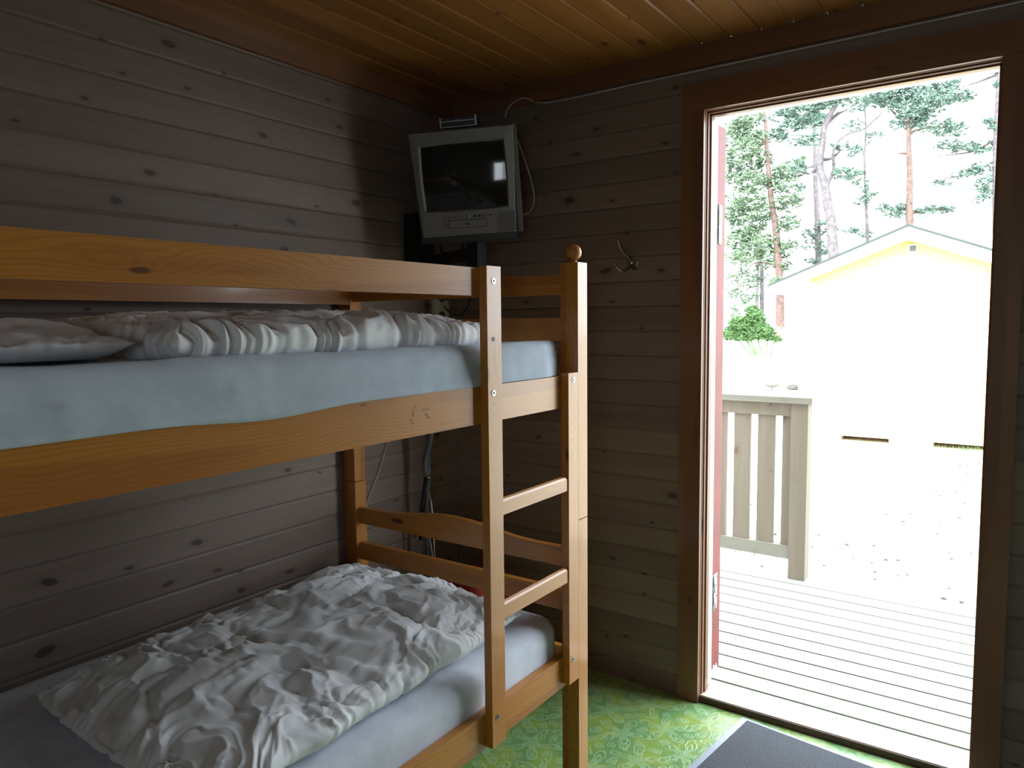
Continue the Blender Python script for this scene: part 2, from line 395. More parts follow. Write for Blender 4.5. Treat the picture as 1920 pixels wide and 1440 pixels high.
bm = bmesh.new(); box(bm, DX0, DX1, .004, .13, .004, .024); link('door_sill', bm, 'sill', dr, bevel=.003)
bm = bmesh.new(); box(bm, DX0-.002, DX1+.002, -.002, .004, 0, .022); link('sill_edge', bm, 'sill_dark', dr)
# the leaf, folded right back against the outside wall
def red_leaf():
    L0, L1 = DX0-.80, DX0-.004
    B('door_leaf', 'redpaint', dr, L0, L1, .120, .204, .05, 1.985, .003)
    bm = bmesh.new(); box(bm, L1-.02, L1+.002, .112, .120, .05, 1.98); link('weatherstrip', bm, 'gasket', dr)
    bm = bmesh.new()
    for k in range(9):
        z = .052+random.random()*.03; y = .13+k*.006
        box(bm, L1-.001, L1+.001, y, y+.007, .05, z)
    link('flaking_paint', bm, 'whitepaint', dr)
    for zc in (1.66, .36):
        h = bpy.data.objects.new('hinge', None)
        bm = bmesh.new(); x = L1+.001
        box(bm, x, x+.003, .127, .165, zc-.005, zc+.055); box(bm, x, x+.003, .140, .165, zc-.075, zc-.005)
        hp = link('hinge', bm, 'metal', dr, bevel=.001)
        bm = bmesh.new(); tube(bm, [(x+.004, .121, zc-.075), (x+.004, .121, zc-.012)], .008, 12); tube(bm, [(x+.004, .121, zc-.008), (x+.004, .121, zc+.055)], .008, 12)
        link('hinge_pin', bm, 'metal', hp, smooth=True)
        bm = bmesh.new()
        for dz, y in ((.04, .157), (.01, .152), (-.03, .157), (-.065, .152)): disc_x(bm, (x+.003, y, zc+dz), .003, .0008, 8)
        link('screw', bm, 'black', hp)
red_leaf()

# ------------------------------------------------------------------ bunk bed
X0, X1 = .006, .953                       # outside faces across the bed
Y1, Y0 = -.59, -2.70                      # foot end (by the door wall), head end
PW = .055
RF = .931                                 # front plane of the side rails
bed = thing('bunk_bed', 'varnished pine bunk bed with ladder standing along the left wall', 'bunk bed', (.48, -1.65, 0))
def P_(name, mat, x0, x1, y0, y1, z0, z1, bev=.004): 
    o = B(name, mat, None, x0, x1, y0, y1, z0, z1, bev); return loc(bed, o)
for (x, y, front) in ((X1-PW, Y1-.05, 1), (X0, Y1-.05, 0), (X1-PW, Y0, 1), (X0, Y0, 0)):
    P_('post', 'pine_z', x, x+PW, y, y+.05, 0, .774, .004)
    P_('post', 'pine_z', x, x+PW, y, y+.05, .7765, 1.483, .004)
    bm = bmesh.new(); lathe(bm, [(.009, 0), (.009, .008)], (x+PW/2, y+.025, 1.482), 12); ball(bm, (x+PW/2, y+.025, 1.511), .0225, 24, 16)
    loc(bed, link('ball_finial', bm, 'pine_z', None, smooth=True))
    bm = bmesh.new(); lathe(bm, [(.006, 0), (.006, .02)], (x+PW/2, y+.025, .766), 10); loc(bed, link('dowel', bm, 'metal'))
# side rails (upper and lower, front and rear) and guard rails
for xa, xb in ((RF-.022, RF), (X0+.006, X0+.028)):
    P_('side_rail', 'pine_y', xa, xb, Y0+.05, Y1-.05, 1.092, 1.178, .005)
    P_('side_rail', 'pine_y', xa, xb, Y0+.05, Y1-.05, .31, .395, .005)
P_('guard_rail', 'pine_y', RF-.022, RF, Y0+.05, -1.0, 1.384, 1.447, .006)
P_('guard_rail', 'pine_y', X0+.03, X0+.052, Y0+.05, Y1-.05, 1.388, 1.45, .006)
def arched(z0, z1, hump, y):
    bm = bmesh.new(); top = []; K = 24; xa, xb = X0+PW-.002, X1-PW+.002
    for i in range(K+1):
        t = i/K; s = math.sin(PI*min(1, max(0, (t-.12)/.76)))**2
        top.append((xa+(xb-xa)*t, z1+hump*s))
    prism(bm, [(p[0], p[1]) for p in top]+[(xb, z0), (xa, z0)], 1, y, y+.02)
    return loc(bed, link('end_rail', bm, 'pine_x', None, bevel=.003))
for ye in (Y1-.035, Y0+.015):
    arched(1.398, 1.452, .022, ye); arched(1.27, 1.334, 0, ye); arched(1.10, 1.17, 0, ye)
    arched(.628, .684, .028, ye); arched(.500, .560, 0, ye); arched(.31, .39, 0, ye)
# ladder
for (ya, yb, z0, z1) in ((-1.046, -.993, .315, 1.451), (-.691, -.641, .322, 1.186)):
    P_('ladder_stile', 'pine_z', RF+.0005, X1, ya, yb, z0, z1, .004)
def rung(z0, z1):
    bm = bmesh.new(); xa, xb = RF+.002, X1-.003
    r = .008
    prism(bm, [(xa, z0), (xb, z0), (xb, z1-r), (xb-.003, z1-.003), (xb-r, z1), (xa+r, z1), (xa+.003, z1-.003), (xa, z1-r)], 1, -.994, -.690)
    return loc(bed, link('rung', bm, 'pine_y'))
rung(.868, .908); rung(.614, .656)
def bolt(y, z, x=X1):
    bm = bmesh.new(); disc_x(bm, (x, y, z), .0075, .0012, 16); o = loc(bed, link('bolt', bm, 'metal'))
    bm = bmesh.new(); disc_x(bm, (x+.0012, y, z), .0032, .0006, 6); s = loc(bed, link('bolt_socket', bm, 'black')); s.parent = o
for px in ((925, 527), (925.5, 737), (933, 1344), (1075.5, 712), (1075.5, 1236)):
    p = at(px, 0, X1); bolt(p.y, p.z)
p = at((925, 636), 0, X1); bm = bmesh.new(); disc_x(bm, (X1, p.y, p.z), .0055, .0006, 16); loc(bed, link('bolt_hole', bm, 'black'))
# sticker remains on the upper side rail
nn = N('scuff', .8); nn.col((.30, .21, .12)); M['scuff'] = nn.m
bm = bmesh.new()
for (a, b) in (((776, 770), (774, 782)), ((770, 786), (776, 797)), ((793, 768), (806, 767)), ((798, 775), (806, 786)), ((777, 764), (782, 760))):
    pa, pb = at(a, 0, RF+.0004), at(b, 0, RF+.0004); d = (pb-pa).normalized(); s = Vector((0, -d.z, d.y))*.0022
    j = Vector((0, .001, .001)); v = [bm.verts.new(q) for q in (pa-s, pb-s*.6+j, pb+s, pa+s*.5)]; bm.faces.new(v)
loc(bed, link('sticker_residue', bm, 'scuff'))
for zz in (1.105, .322):
    for k in range(12):
        y = -2.55+k*.165; P_('bed_slat', 'pine_x', X0+.03, RF-.024, y, y+.07, zz, zz+.016, .002)

# ------------------------------------------------------------------ mattresses
def rbox(lo, hi, r, n, disp):
    """rounded, finely divided box; disp(p, normal) -> offset vector"""
    bm = bmesh.new(); c = [(a+b)/2 for a, b in zip(lo, hi)]; h = [(b-a)/2 for a, b in zip(lo, hi)]
    vs = {}
    def V(i, j, k):
        key = (i, j, k)
        if key in vs: return vs[key]
        p = Vector([(-1+2*q/n[a])*h[a] for a, q in enumerate(key)])
        # denser near the edges
        p = Vector([math.copysign(abs(p[a]/h[a])**.8, p[a])*h[a] for a in range(3)])
        inn = Vector([max(-h[a]+r, min(h[a]-r, p[a])) for a in range(3)])
        d = p-inn; nrm = d.normalized() if d.length > 1e-9 else Vector((0, 0, 1))
        q = inn+nrm*r+Vector(c) if d.length > 1e-9 else p+Vector(c)
        vs[key] = bm.verts.new(q+disp(q, nrm)); return vs[key]
    a, b, cc = n
    for i in range(a):
        for j in range(b):
            for k in (0, cc): bm.faces.new((V(i, j, k), V(i+1, j, k), V(i+1, j+1, k), V(i, j+1, k)))
    for i in range(a):
        for k in range(cc):
            for j in (0, b): bm.faces.new((V(i, j, k), V(i+1, j, k), V(i+1, j, k+1), V(i, j, k+1)))
    for j in range(b):
        for k in range(cc):
            for i in (0, a): bm.faces.new((V(i, j, k), V(i, j+1, k), V(i, j+1, k+1), V(i, j, k+1)))
    return bm
def dm(q, nrm):
    f = fbm(q*3.1, 3)*.005+abs(noise.noise(Vector((q.x*4, q.y*5+q.z*6, q.z*9))))*.006
    return nrm*f*sstep(q.z, 1.178, 1.2)
def dm_low(q, nrm):
    f = fbm(q*2.3+Vector((9, 3, 1)), 2)*.007
    return nrm*f*sstep(q.z, .395, .42)
mt = link('mattress', rbox((.075, -2.62, 1.121), (.905, -.648, 1.268), .032, (24, 70, 14), dm), 'sheet', smooth=True)
tag(mt, 'upper bunk mattress in a fitted pale blue terry sheet', 'mattress')
mt = link('mattress', rbox((.045, -2.60, .338), (.907, -.652, .500), .055, (24, 70, 14), dm_low), 'sheet2', smooth=True)
tag(mt, 'lower bunk mattress in a smooth pale sheet under the spread duvet', 'mattress')
# sheet hem that hangs a little over the upper rail
bm = bmesh.new(); rows = []
for i in range(201):
    y = -2.6+i*(1.93/200)
    nearst = math.exp(-((y+1.02)/.06)**2); fin = sstep(y, -1.10, -1.0); end = sstep(y, -.76, -.67)
    hang = (.001+.006*max(0, noise.noise(Vector((y*2.4, 1.7, 0))))+.011*math.exp(-((y+1.62)/.13)**2))*(1-fin)
    x = .9335+.002*noise.noise(Vector((y*7, 0, 3)))-.0035*fin-.022*end
    f = lambda t: .004*noise.noise(Vector((y*5, t*2, 1)))+.005*noise.noise(Vector((y*9+t*5, t*3, 7)))+.007*(math.exp(-abs(noise.noise(Vector((y*4+t*.35, t*.5, 11))))*9)-.4)*(1-fin*.6)
    rows.append([bm.verts.new(p) for p in ((.878, y, 1.268+.002*f(0)), (.893, y, 1.274+f(0)*.5), (.907-.01*end, y, 1.270+f(0)*.5), (.918-.015*end, y, 1.257), (.922+f(1)-.018*end, y, 1.238), (.925+f(2)-.02*end, y, 1.218), (.928+f(3)*.5-.02*end, y, 1.200), (x-.001, y, 1.188), (x, y, 1.1805), (x+.0006*(1-fin), y, 1.1795-hang))])
for a, b in zip(rows, rows[1:]):
    for k in range(9): bm.faces.new((a[k], b[k], b[k+1], a[k+1]))
sh = link('sheet_hem', bm, 'sheet', bpy.data.objects['mattress'], smooth=True)
sm = sh.modifiers.new('s', 'SOLIDIFY'); sm.thickness = .0015

# ------------------------------------------------------------------ duvets
def puffy(name, foot, base, T, nu, nv, seed, amp=1., edge_pow=5., parent=None, gather=1., extra=None):
    """soft body over a footprint foot(u,v)->(x,y); T(u,v)=thickness; crumpled by billowed noise"""
    bm = bmesh.new(); off = Vector((seed*7.3, seed*3.1, seed*1.7))
    def prof(t): return max(0, 1-abs(2*t-1)**edge_pow)**.5
    def sp(i, n):                      # more rows near the edges
        t = i/n; return .5-.5*math.cos(PI*t)*(1-.0) if False else t+.06*math.sin(4*PI*t)/(-2) if False else .5*(1-math.copysign(abs(math.cos(PI*t))**.75, math.cos(PI*t)))
    top = []; bot = []
    for i in range(nu+1):
        rt_, rb = [], []
        for j in range(nv+1):
            u, v = sp(i, nu), sp(j, nv)
            x, y = foot(u, v); p = Vector((x, y, 0))
            pr = prof(u)*prof(v); t = T(u, v)
            eu = min(u, 1-u); ev = min(v, 1-v); e = min(eu, ev)
            wq = p+off+Vector((fbm(p*4+off, 3), fbm(p*4.3-off, 3), 0))*.10
            pl = lambda f, o_, k: 1-math.exp(-abs(noise.noise(wq*f+Vector((o_, o_, o_))))*k)
            h = amp*(.030*(pl(4.2, 0, 4)-.5)+.015*(pl(9., 4, 4.5)-.5)+.0065*(pl(19., 8, 5)-.5)+.002*(pl(38., 2, 5)-.5)+.007*(math.exp(-abs(noise.noise(Vector((wq.x*9, wq.y*14, 3))))*11)-.3)+.0045*(math.exp(-abs(noise.noise(Vector((wq.x*24+5, wq.y*17, 8))))*9)-.35))
            h *= .45+.55*min(1, pr*1.1)
            # gathers at right angles to the seam
            gd = x if ev < eu else y
            gq = wq.x if ev < eu else wq.y
            ge = math.exp(-(e/.11)**2)*gather
            g = abs(noise.noise(Vector((gq*30+off.x, e*7, off.y))))*.020+abs(noise.noise(Vector((gq*62, e*11, off.z))))*.009
            h -= g*ge*.8
            mid = base+.42*t
            ox = Vector((fbm(Vector((x*6, y*6, seed)), 3), fbm(Vector((x*6, y*6, seed+9)), 3), 0))*.012
            rag = g*ge*.6
            cx, cy = foot(.5, .5); dv = Vector((cx-x, cy-y, 0)).normalized()
            q = p+ox+dv*rag
            zt = mid+.58*t*pr+h*min(1, pr*2.2+.15)
            if extra: zt += extra(x, y, pr)
            zb = mid-.42*t*min(1, pr*1.6)+.0
            rt_.append(bm.verts.new((q.x, q.y, zt)))
            rb.append(bm.verts.new((q.x, q.y, max(base+.0005, zb) if 0 < i < nu and 0 < j < nv else zt)))
        top.append(rt_); bot.append(rb)
    for i in range(nu):
        for j in range(nv):
            bm.faces.new((top[i][j], top[i+1][j], top[i+1][j+1], top[i][j+1]))
            bm.faces.new((bot[i][j], bot[i][j+1], bot[i+1][j+1], bot[i+1][j]))
    bmesh.ops.remove_doubles(bm, verts=bm.verts, dist=1e-5)
    return link(name, bm, 'duvet', parent, smooth=True)
def quad(c00, c10, c11, c01, bulge=(0, 0, 0, 0)):
    """bilinear footprint with bowed sides: bulge = (v=0, u=1, v=1, u=0)"""
    a, b, c, d = [Vector((*q, 0)) for q in (c00, c10, c11, c01)]
    cen = (a+b+c+d)/4
    def f(u, v):
        p = a*(1-u)*(1-v)+b*u*(1-v)+c*u*v+d*(1-u)*v
        k = bulge[0]*4*u*(1-u)*(1-v)**2+bulge[2]*4*u*(1-u)*v**2+bulge[1]*4*v*(1-v)*u**2+bulge[3]*4*v*(1-v)*(1-u)**2
        p += (p-cen).normalized()*k if (p-cen).length > 1e-6 else Vector()
        return p.x, p.y
    return f
# lower duvet (u: across from the wall side to the front, v: from the head end to the door end)
o = puffy('duvet', quad((.235, -1.735), (.90, -1.76), (.865, -.80), (.20, -.80), (.0, .0, .03, .01)), .506,
          lambda u, v: .062+.022*sstep(v, .0, .25)+.016*math.sin(PI*u), 230, 300, 1, 1.0)
tag(o, 'crumpled white duvet spread over the lower bunk', 'duvet')
o = puffy('duvet', quad((.20, -1.765), (.895, -1.765), (.885, -.90), (.10, -.76), (0, .01, .01, 0)), 1.270,
          lambda u, v: .064+.012*math.sin(PI*v)-.02*sstep(v, .75, 1.), 170, 260, 3, .65, 16., gather=1.3)
tag(o, 'thick folded white duvet on the upper bunk', 'duvet')
o = puffy('pillow', quad((.12, -1.99), (.84, -1.99), (.83, -1.785), (.12, -1.785), (0, .01, 0, 0)), 1.274,
          lambda u, v: .058, 70, 60, 6, .5, 4., gather=.6)
tag(o, 'rumpled white pillow behind the end of the upper duvet', 'pillow')

# ------------------------------------------------------------------ television in the corner
TC = Vector((.356, -.375, 1.788)); ty, tt, tr = .494, .179, .046
nrm = Vector((math.sin(ty)*math.cos(tt), -math.cos(ty)*math.cos(tt), -math.sin(tt)))
tr0 = Vector((math.cos(ty), math.sin(ty), 0)); tu0 = nrm.cross(tr0)*1.0
if tu0.z < 0: tu0 = -tu0
tR = tr0*math.cos(tr)+tu0*math.sin(tr); tU = -tr0*math.sin(tr)+tu0*math.cos(tr)
# local frame: x right, y away from the viewer, z up
tm = Matrix((tR, -nrm, tU)).transposed().to_4x4(); tm.translation = TC
tv = thing('television', 'small silver tube television with disc slot on the corner bracket', 'television')
tv.matrix_world = tm
def W(z): return (.172+.007*(z/.185)) 
def frame_ring(y, s=1., zs=1., dz=0):
    H = .185
    return [(-W(-H)*s, y, -H*zs+dz), (W(-H)*s, y, -H*zs+dz), (W(H)*s, y, H*zs+dz), (-W(H)*s, y, H*zs+dz)]
def loft(name, rings, mat, parent, cap=True, bevel=0, capfirst=True):
    bm = bmesh.new(); R_ = [[bm.verts.new(p) for p in r] for r in rings]; k = len(R_[0])
    for a, b in zip(R_, R_[1:]):
        for i in range(k): bm.faces.new((a[i], a[(i+1) % k], b[(i+1) % k], b[i]))
    if capfirst: bm.faces.new(R_[0][::-1])
    if cap: bm.faces.new(R_[-1])
    return link(name, bm, mat, parent, bevel=bevel)
# screen opening in local x,z
SX0, SX1, SZ1, SZ0 = -.142, .140, .137, -.073
def rrect(x0, x1, z0, z1, y, bow=.0, n=10):
    pts = []
    for i in range(n): t = i/n; pts.append((x0+(x1-x0)*t, y, z0-bow*math.sin(PI*t)))
    for i in range(n): t = i/n; pts.append((x1+bow*math.sin(PI*t), y, z0+(z1-z0)*t))
    for i in range(n): t = i/n; pts.append((x1-(x1-x0)*t, y, z1+bow*math.sin(PI*t)))
    for i in range(n): t = i/n; pts.append((x0-bow*math.sin(PI*t), y, z1-(z1-z0)*t))
    return pts
def outer(y, s=1.):
    H = .185*s; pts = []; n = 10
    c = [(-W(-.185)*s, -H+.018), (W(-.185)*s, -H+.018), (W(.185)*s, H), (-W(.185)*s, H)]
    for a in range(4):
        (xa, za), (xb, zb) = c[a], c[(a+1) % 4]
        for i in range(n): t = i/n; pts.append((xa+(xb-xa)*t, y, za+(zb-za)*t))
    return pts
loft('bezel', [outer(.03), outer(.004), outer(0, .985), rrect(SX0-.006, SX1+.006, SZ0-.006, SZ1+.006, -.001, .004), rrect(SX0, SX1, SZ0, SZ1, .012, .003)], 'silver', tv, cap=False, capfirst=False)
# curved picture tube
bm = bmesh.new(); g = []
for i in range(17):
    row = []
    for j in range(17):
        u, v = i/16*2-1, j/16*2-1
        x = (SX0+SX1)/2+u*(SX1-SX0)/2*1.02; z = (SZ0+SZ1)/2+v*(SZ1-SZ0)/2*1.03
        row.append(bm.verts.new((x, .016-.012*(1-(u*u+v*v)/2), z)))
    g.append(row)
for i in range(16):
    for j in range(16): bm.faces.new((g[i][j], g[i+1][j], g[i+1][j+1], g[i][j+1]))
link('screen', bm, 'screen', tv, smooth=True)
loft('housing', [[(-.176, .03, -.172), (.176, .03, -.172), (.185, .03, .19), (-.185, .03, .19)],
                 [(-.176, .075, -.172), (.176, .075, -.172), (.185, .075, .19), (-.185, .075, .19)],
                 [(-.15, .11, -.16), (.15, .11, -.16), (.15, .11, .195), (-.15, .11, .195)],
                 [(-.09, .24, -.12), (.09, .24, -.12), (.085, .24, .13), (-.085, .24, .13)]], 'black', tv, bevel=.006)
B('chin', 'black', tv, -.168, .168, -.004, .12, -.186, -.166, .004)
B('side_cheek', 'silver_dark', tv, .1735, .1865, .006, .05, -.165, .186, .004)
B('speaker_grille', 'silver_dark', tv, .108, .165, -.003, .004, -.158, -.095, .002)
bm = bmesh.new(); box(bm, -.065, .065, -.0022, .003, -.137, -.114); tray = link('disc_tray', bm, 'silver', tv, bevel=.001)
bm = bmesh.new()
for a in ((-.067, .067, -.139, -.137), (-.067, .067, -.114, -.112), (-.067, -.065, -.137, -.114), (.065, .067, -.137, -.114)): box(bm, a[0], a[1], -.003, .003, a[2], a[3])
link('tray_gap', bm, 'black', tray)
bm = bmesh.new(); box(bm, -.010, .006, -.0032, -.0018, -.129, -.124); link('tray_mark', bm, 'black', tray)
bm = bmesh.new(); box(bm, -.032, .028, -.002, .003, -.086, -.0785); link('nameplate', bm, 'silver_dark', tv, bevel=.001)
for k, x in enumerate((-.078, -.065, -.052, -.039, .027, .042, .055, .068, .081)):
    bm = bmesh.new(); ball(bm, (x, -.001, -.102), (.0042, .003, .0042), 12, 8)
    link('button', bm, 'black' if k in (4, 5) else 'silver_dark', tv, smooth=True)
bm = bmesh.new(); ball(bm, (.003, -.001, -.101), (.0075, .005, .0075), 16, 10); link('round_button', bm, 'silver', tv, smooth=True)
# digital box lying on the set
bx = thing('receiver_box', 'small dark receiver box with light edges on top of the television', 'receiver')
bx.matrix_world = tm @ Matrix.Translation((-.012, .085, .1965))
B('casing', 'black', bx, -.062, .062, -.03, .05, .002, .03, .003)
bm = bmesh.new()
for a in ((-.064, -.059, .0, .033), (.058, .064, .0, .036), (-.059, .058, .0, .003), (-.059, .058, .019, .0215)): box(bm, a[0], a[1], -.034, -.030, a[2], a[3])
link('front_trim', bm, 'white_plastic', bx)
bm = bmesh.new(); ball(bm, (0, -.035, .0205), .0045, 12, 8); link('knob', bm, 'white_plastic', bx, smooth=True)

# bracket that carries the set
br = thing('television_bracket', 'black steel corner bracket under the television', 'bracket', (0, 0, 1.5))
def BB(name, bm, mat='blackmetal'): return loc(br, link(name, bm, mat, None, bevel=.002))
bm = bmesh.new(); box(bm, .001, .06, -.305, -.20, 1.44, 1.735); BB('wall_plate', bm)
def bar(a, b, wd, hd, name='arm'):
    """rectangular bar between two points"""
    a, b = Vector(a), Vector(b); d = (b-a).normalized(); s = d.cross(Vector((0, 0, 1)))
    s = s.normalized() if s.length > .05 else Vector((1, 0, 0)); u = s.cross(d).normalized(); bm = bmesh.new()
    vs = [[bm.verts.new(p+s*i*wd/2+u*j*hd/2) for i, j in ((-1, -1), (1, -1), (1, 1), (-1, 1))] for p in (a, b)]
    for k in range(4): bm.faces.new((vs[0][k], vs[0][(k+1) % 4], vs[1][(k+1) % 4], vs[1][k]))
    bm.faces.new(vs[0][::-1]); bm.faces.new(vs[1]); return BB(name, bm)
bar((.06, -.25, 1.555), at((893, 475), 1, -.30), .03, .04)
a = at((893, 456), 1, -.30); b = at((893, 505), 1, -.30); bar(a, b, .05, .05, 'pivot')
a = at((800, 452), 1, -.28); a2 = at((960, 452), 1, -.28)
bm = bmesh.new()
tray_m = tm @ Matrix.Translation((0, .13, -.195))
B('tray', 'blackmetal', None, -.13, .13, -.10, .10, 0, .008, .002); tr_o = bpy.data.objects['tray']; tr_o.data.transform(tray_m); loc(br, tr_o)
for pa, pb in (((820, 452), (832, 478)), ((871, 452), (866, 474)), ((803, 452), (803, 478))):
    bar(at(pa, 1, -.27), at(pb, 1, -.27), .006, .008, 'strut')

# cables
def cable(name, pts, r, mat, label, n=8, cat='cable'):
    bm = bmesh.new(); tube(bm, smoothpts(pts, n), r, 6); return tag(link(name, bm, mat, smooth=True), label, cat)
top = [(947, 222), (952, 205), (962, 193), (985, 184)]
pts = [at(top[0], 1, -.06), at(top[1], 1, -.045), at(top[2], 1, -.032), at(top[3], 1, -.024)]
for q in ((1030, 175), (1200, 148), (1310, 128), (1390, 104), (1480, 86), (1600, 62), (1750, 30), (1890, 2), (1990, -20)):
    p = at(q, 1, -.006); pts.append((p.x, -.007, min(p.z, ZC-.079)))
cable('antenna_cable', pts, .0028, 'cable_white', 'white antenna cable running along the wall under the ceiling board', cat='cable')
lp = [(968, 258), (975, 275), (985, 303), (994, 330), (1001, 360), (1001, 383), (992, 398), (975, 404)]
cable('loose_cable', [at(q, 1, -.02-.10*(1-i/7)) for i, q in enumerate(lp)], .003, 'cable_white', 'loose white cable hanging in a loop right of the television')
cable('thin_wall_wire', [at(q, 0, .006) for q in ((738, 790), (726, 832), (712, 880), (700, 912), (690, 938), (684, 965))], .0018, 'cable_white', 'thin pale wire slanting down the left wall behind the rear post', cat='wire')
cable('power_cord', [at((868, 505), 1, -.06), at((877, 540), 1, -.05), at((880, 562), 1, -.04), at((874, 580), 1, -.03), at((862, 592), 1, -.03), at((846, 588), 0, .04), at((833, 575), 0, .035)], .0035, 'black', 'black power cord curling down beside the wall socket', cat='cord')
cable('hanging_cord', [at((803, 470), 0, .02), at((803, 520), 0, .014), at((802, 560), 0, .012), at((802, 610), 0, .012)], .0025, 'black', 'black cord hanging straight down left of the wall socket', cat='cord')
# socket
so_ = thing('wall_socket', 'white double wall socket in the corner above the upper bunk', 'socket', (0, -.10, 1.40))
a, b = at((813, 552), 0, .012), at((840, 590), 0, .012)
loc(so_, B('socket_plate', 'white_plastic', None, .0005, .016, a.y, b.y, b.z-.03, a.z+.02, .004))
yc = (a.y+b.y)/2
for zz in (a.z-.012, b.z-.005):
    bm = bmesh.new(); disc_x(bm, (.016, yc, zz), .019, .0015, 20); r_ = loc(so_, link('socket_well', bm, 'silver_dark'))
bm = bmesh.new(); disc_x(bm, (.0175, yc-.002, a.z-.008), .016, .03, 14); tag(link('plug', bm, 'black', smooth=False), 'black plug pushed into the top half of the wall socket', 'plug')

# ------------------------------------------------------------------ coat hook
hk = thing('coat_hook', 'worn metal three-pronged coat hook on the board wall left of the door', 'hook', (.785, 0, 1.52))
def hp(q, y): p = at(q, 1, y); return p
bm = bmesh.new(); c = hp((1182, 492), -.004); ball(bm, (c.x, -.003, c.z), (.012, .006, .020), 16, 10); loc(hk, link('hook_plate', bm, 'brass', smooth=True))
def prong(pts, rs):
    bm = bmesh.new(); sp_ = smoothpts([hp(q, y) for q, y in pts], 6)
    k = len(sp_); tube(bm, sp_, [rs[0]+(rs[1]-rs[0])*i/(k-1) for i in range(k)], 10)
    ball(bm, sp_[-1], rs[1]*1.35, 10, 8); loc(hk, link('prong', bm, 'brass', smooth=True))
prong([((1183, 490), -.006), ((1177, 482), -.018), ((1168, 472), -.035), ((1162, 462), -.045), ((1159, 451), -.05)], (.0062, .0045))
prong([((1182, 498), -.006), ((1174, 506), -.025), ((1165, 508), -.040), ((1157, 502), -.048), ((1154, 495), -.05)], (.0062, .0045))
prong([((1184, 498), -.006), ((1189, 504), -.025), ((1194, 502), -.040), ((1195, 496), -.048), ((1196, 491), -.05)], (.0062, .0045))

# ------------------------------------------------------------------ things behind the foot of the bed
st = thing('folding_stand', 'folded grey metal stand with thin chrome rods leaning in the corner behind the bunk', 'stand', (.09, -.3, 0))
Yp = -.30
def sp3(q, y=Yp): return at(q, 1, y)
bm = bmesh.new(); pr_ = [sp3((812, 790)), sp3((806, 826)), sp3((799, 856)), sp3((797, 872)), sp3((800, 892))]; tube(bm, smoothpts(pr_, 4), .0115, 10)
loc(st, link('upper_arm', bm, 'greytube', smooth=True))
bm = bmesh.new(); tube(bm, smoothpts([sp3((807, 800), Yp+.012), sp3((803, 850), Yp+.012), sp3((804, 893), Yp+.012)], 4), .010, 8); loc(st, link('upper_sleeve', bm, 'silver_dark', smooth=True))
bm = bmesh.new(); tube(bm, [sp3((800, 896)), sp3((793, 948)), sp3((789, 975)), sp3((788, 1012))], [.010, .010, .009, .006], 10); loc(st, link('lower_arm', bm, 'black', smooth=True))
bm = bmesh.new(); tube(bm, [sp3((804, 896), Yp+.005), sp3((800, 950), Yp+.005), sp3((798, 1000), Yp+.005), sp3((806, 1060), Yp+.005)], .008, 10); loc(st, link('lower_sleeve', bm, 'greytube', smooth=True))
bm = bmesh.new(); ball(bm, sp3((803, 895), Yp-.008), .006, 12, 8); loc(st, link('joint_rivet', bm, 'chrome', smooth=True))
foot = Vector((.15, -.25, 0))
for qa, qb in (((805, 914), (811, 965)), ((801, 985), (813, 1050))):
    pa, pb = sp3(qa, Yp-.01), sp3(qb, Yp-.01); d = (pb-pa).normalized()
    tgt = Vector((sp3((822, 1104)).x, Yp-.01, sp3((822, 1104)).z)) 
    bm = bmesh.new(); tube(bm, [pa, (pb+tgt)/2 if False else pb, tgt, (tgt.x+.012, Yp, .0)], .0028, 8); loc(st, link('rod', bm, 'chrome', smooth=True))
# red bag
bm = bmesh.new(); bmesh.ops.create_uvsphere(bm, u_segments=40, v_segments=28, radius=1)
for v in bm.verts:
    x, y, z = v.co
    sq = lambda t, k=.55: math.copysign(abs(t)**k, t)
    X = .285+.115*sq(x); Yv = -.28+.12*sq(y); Z = .20+.195*sq(z)
    if z > 0: Z += .05*(X-.22)/.16-.01*abs(y)
    p = Vector((X, Yv, Z)); v.co = p+Vector((1, 1, .4))*fbm(p*9, 3)*.012
    v.co.z = max(0.0, v.co.z)
tag(link('bag', bm, 'redbag', smooth=True), 'red cloth bag on the floor behind the foot of the bunk', 'bag')

# ------------------------------------------------------------------ doormat
mt_ = thing('doormat', 'dark grey ribbed doormat with pale border lying inside the doorway', 'doormat', (1.223, -.024, 0), (0, 0, -math.radians(7)))
B('mat_pile', 'mat', mt_, .022, .90, -.55, -.014, .0, .008, .002)
bm = bmesh.new()
for a in ((0, .022, -.572, 0), (.022, .922, -.014, 0), (.90, .922, -.572, -.014), (.022, .90, -.572, -.55)): box(bm, a[0], a[1], a[2], a[3], 0, .005)
link('mat_border', bm, 'matborder', mt_)

# ------------------------------------------------------------------ outside: deck, railing
bm = bmesh.new(); y = .19
while y < 1.60:
    box(bm, -1.6, 3.4, y+.006, y+.1115-.006, -.088, -.06); y += .1115
box(bm, -1.6, 3.4, .112, .1865, -.088, -.058)
struct('deck', bm, 'deck', bevel=.0025)
bm = bmesh.new()
for x in (-1.5, -.6, .3, 1.2, 2.1, 3.0): box(bm, x, x+.045, .12, 1.60, -.24, -.09)
for x in (-1.5, .3, 2.1, 3.3): box(bm, x, x+.09, 1.45, 1.54, -.75, -.24)
box(bm, -1.6, 3.4, .12, 1.62, -.125, -.0885)  # dark sheet close under the boards, stands in for shade in the gaps
struct('deck_joists_gap_shade', bm, 'sill_dark')
rl = thing('deck_railing', 'weathered grey wooden deck railing with upright slats outside the door', 'railing', (.99, 1.62, -.06))
def RL(name, mat, *a, bev=.003): return loc(rl, B(name, mat, None, *a, bev))
RL('handrail', 'railwood', -1.6, 1.052, 1.575, 1.70, .884, .916)
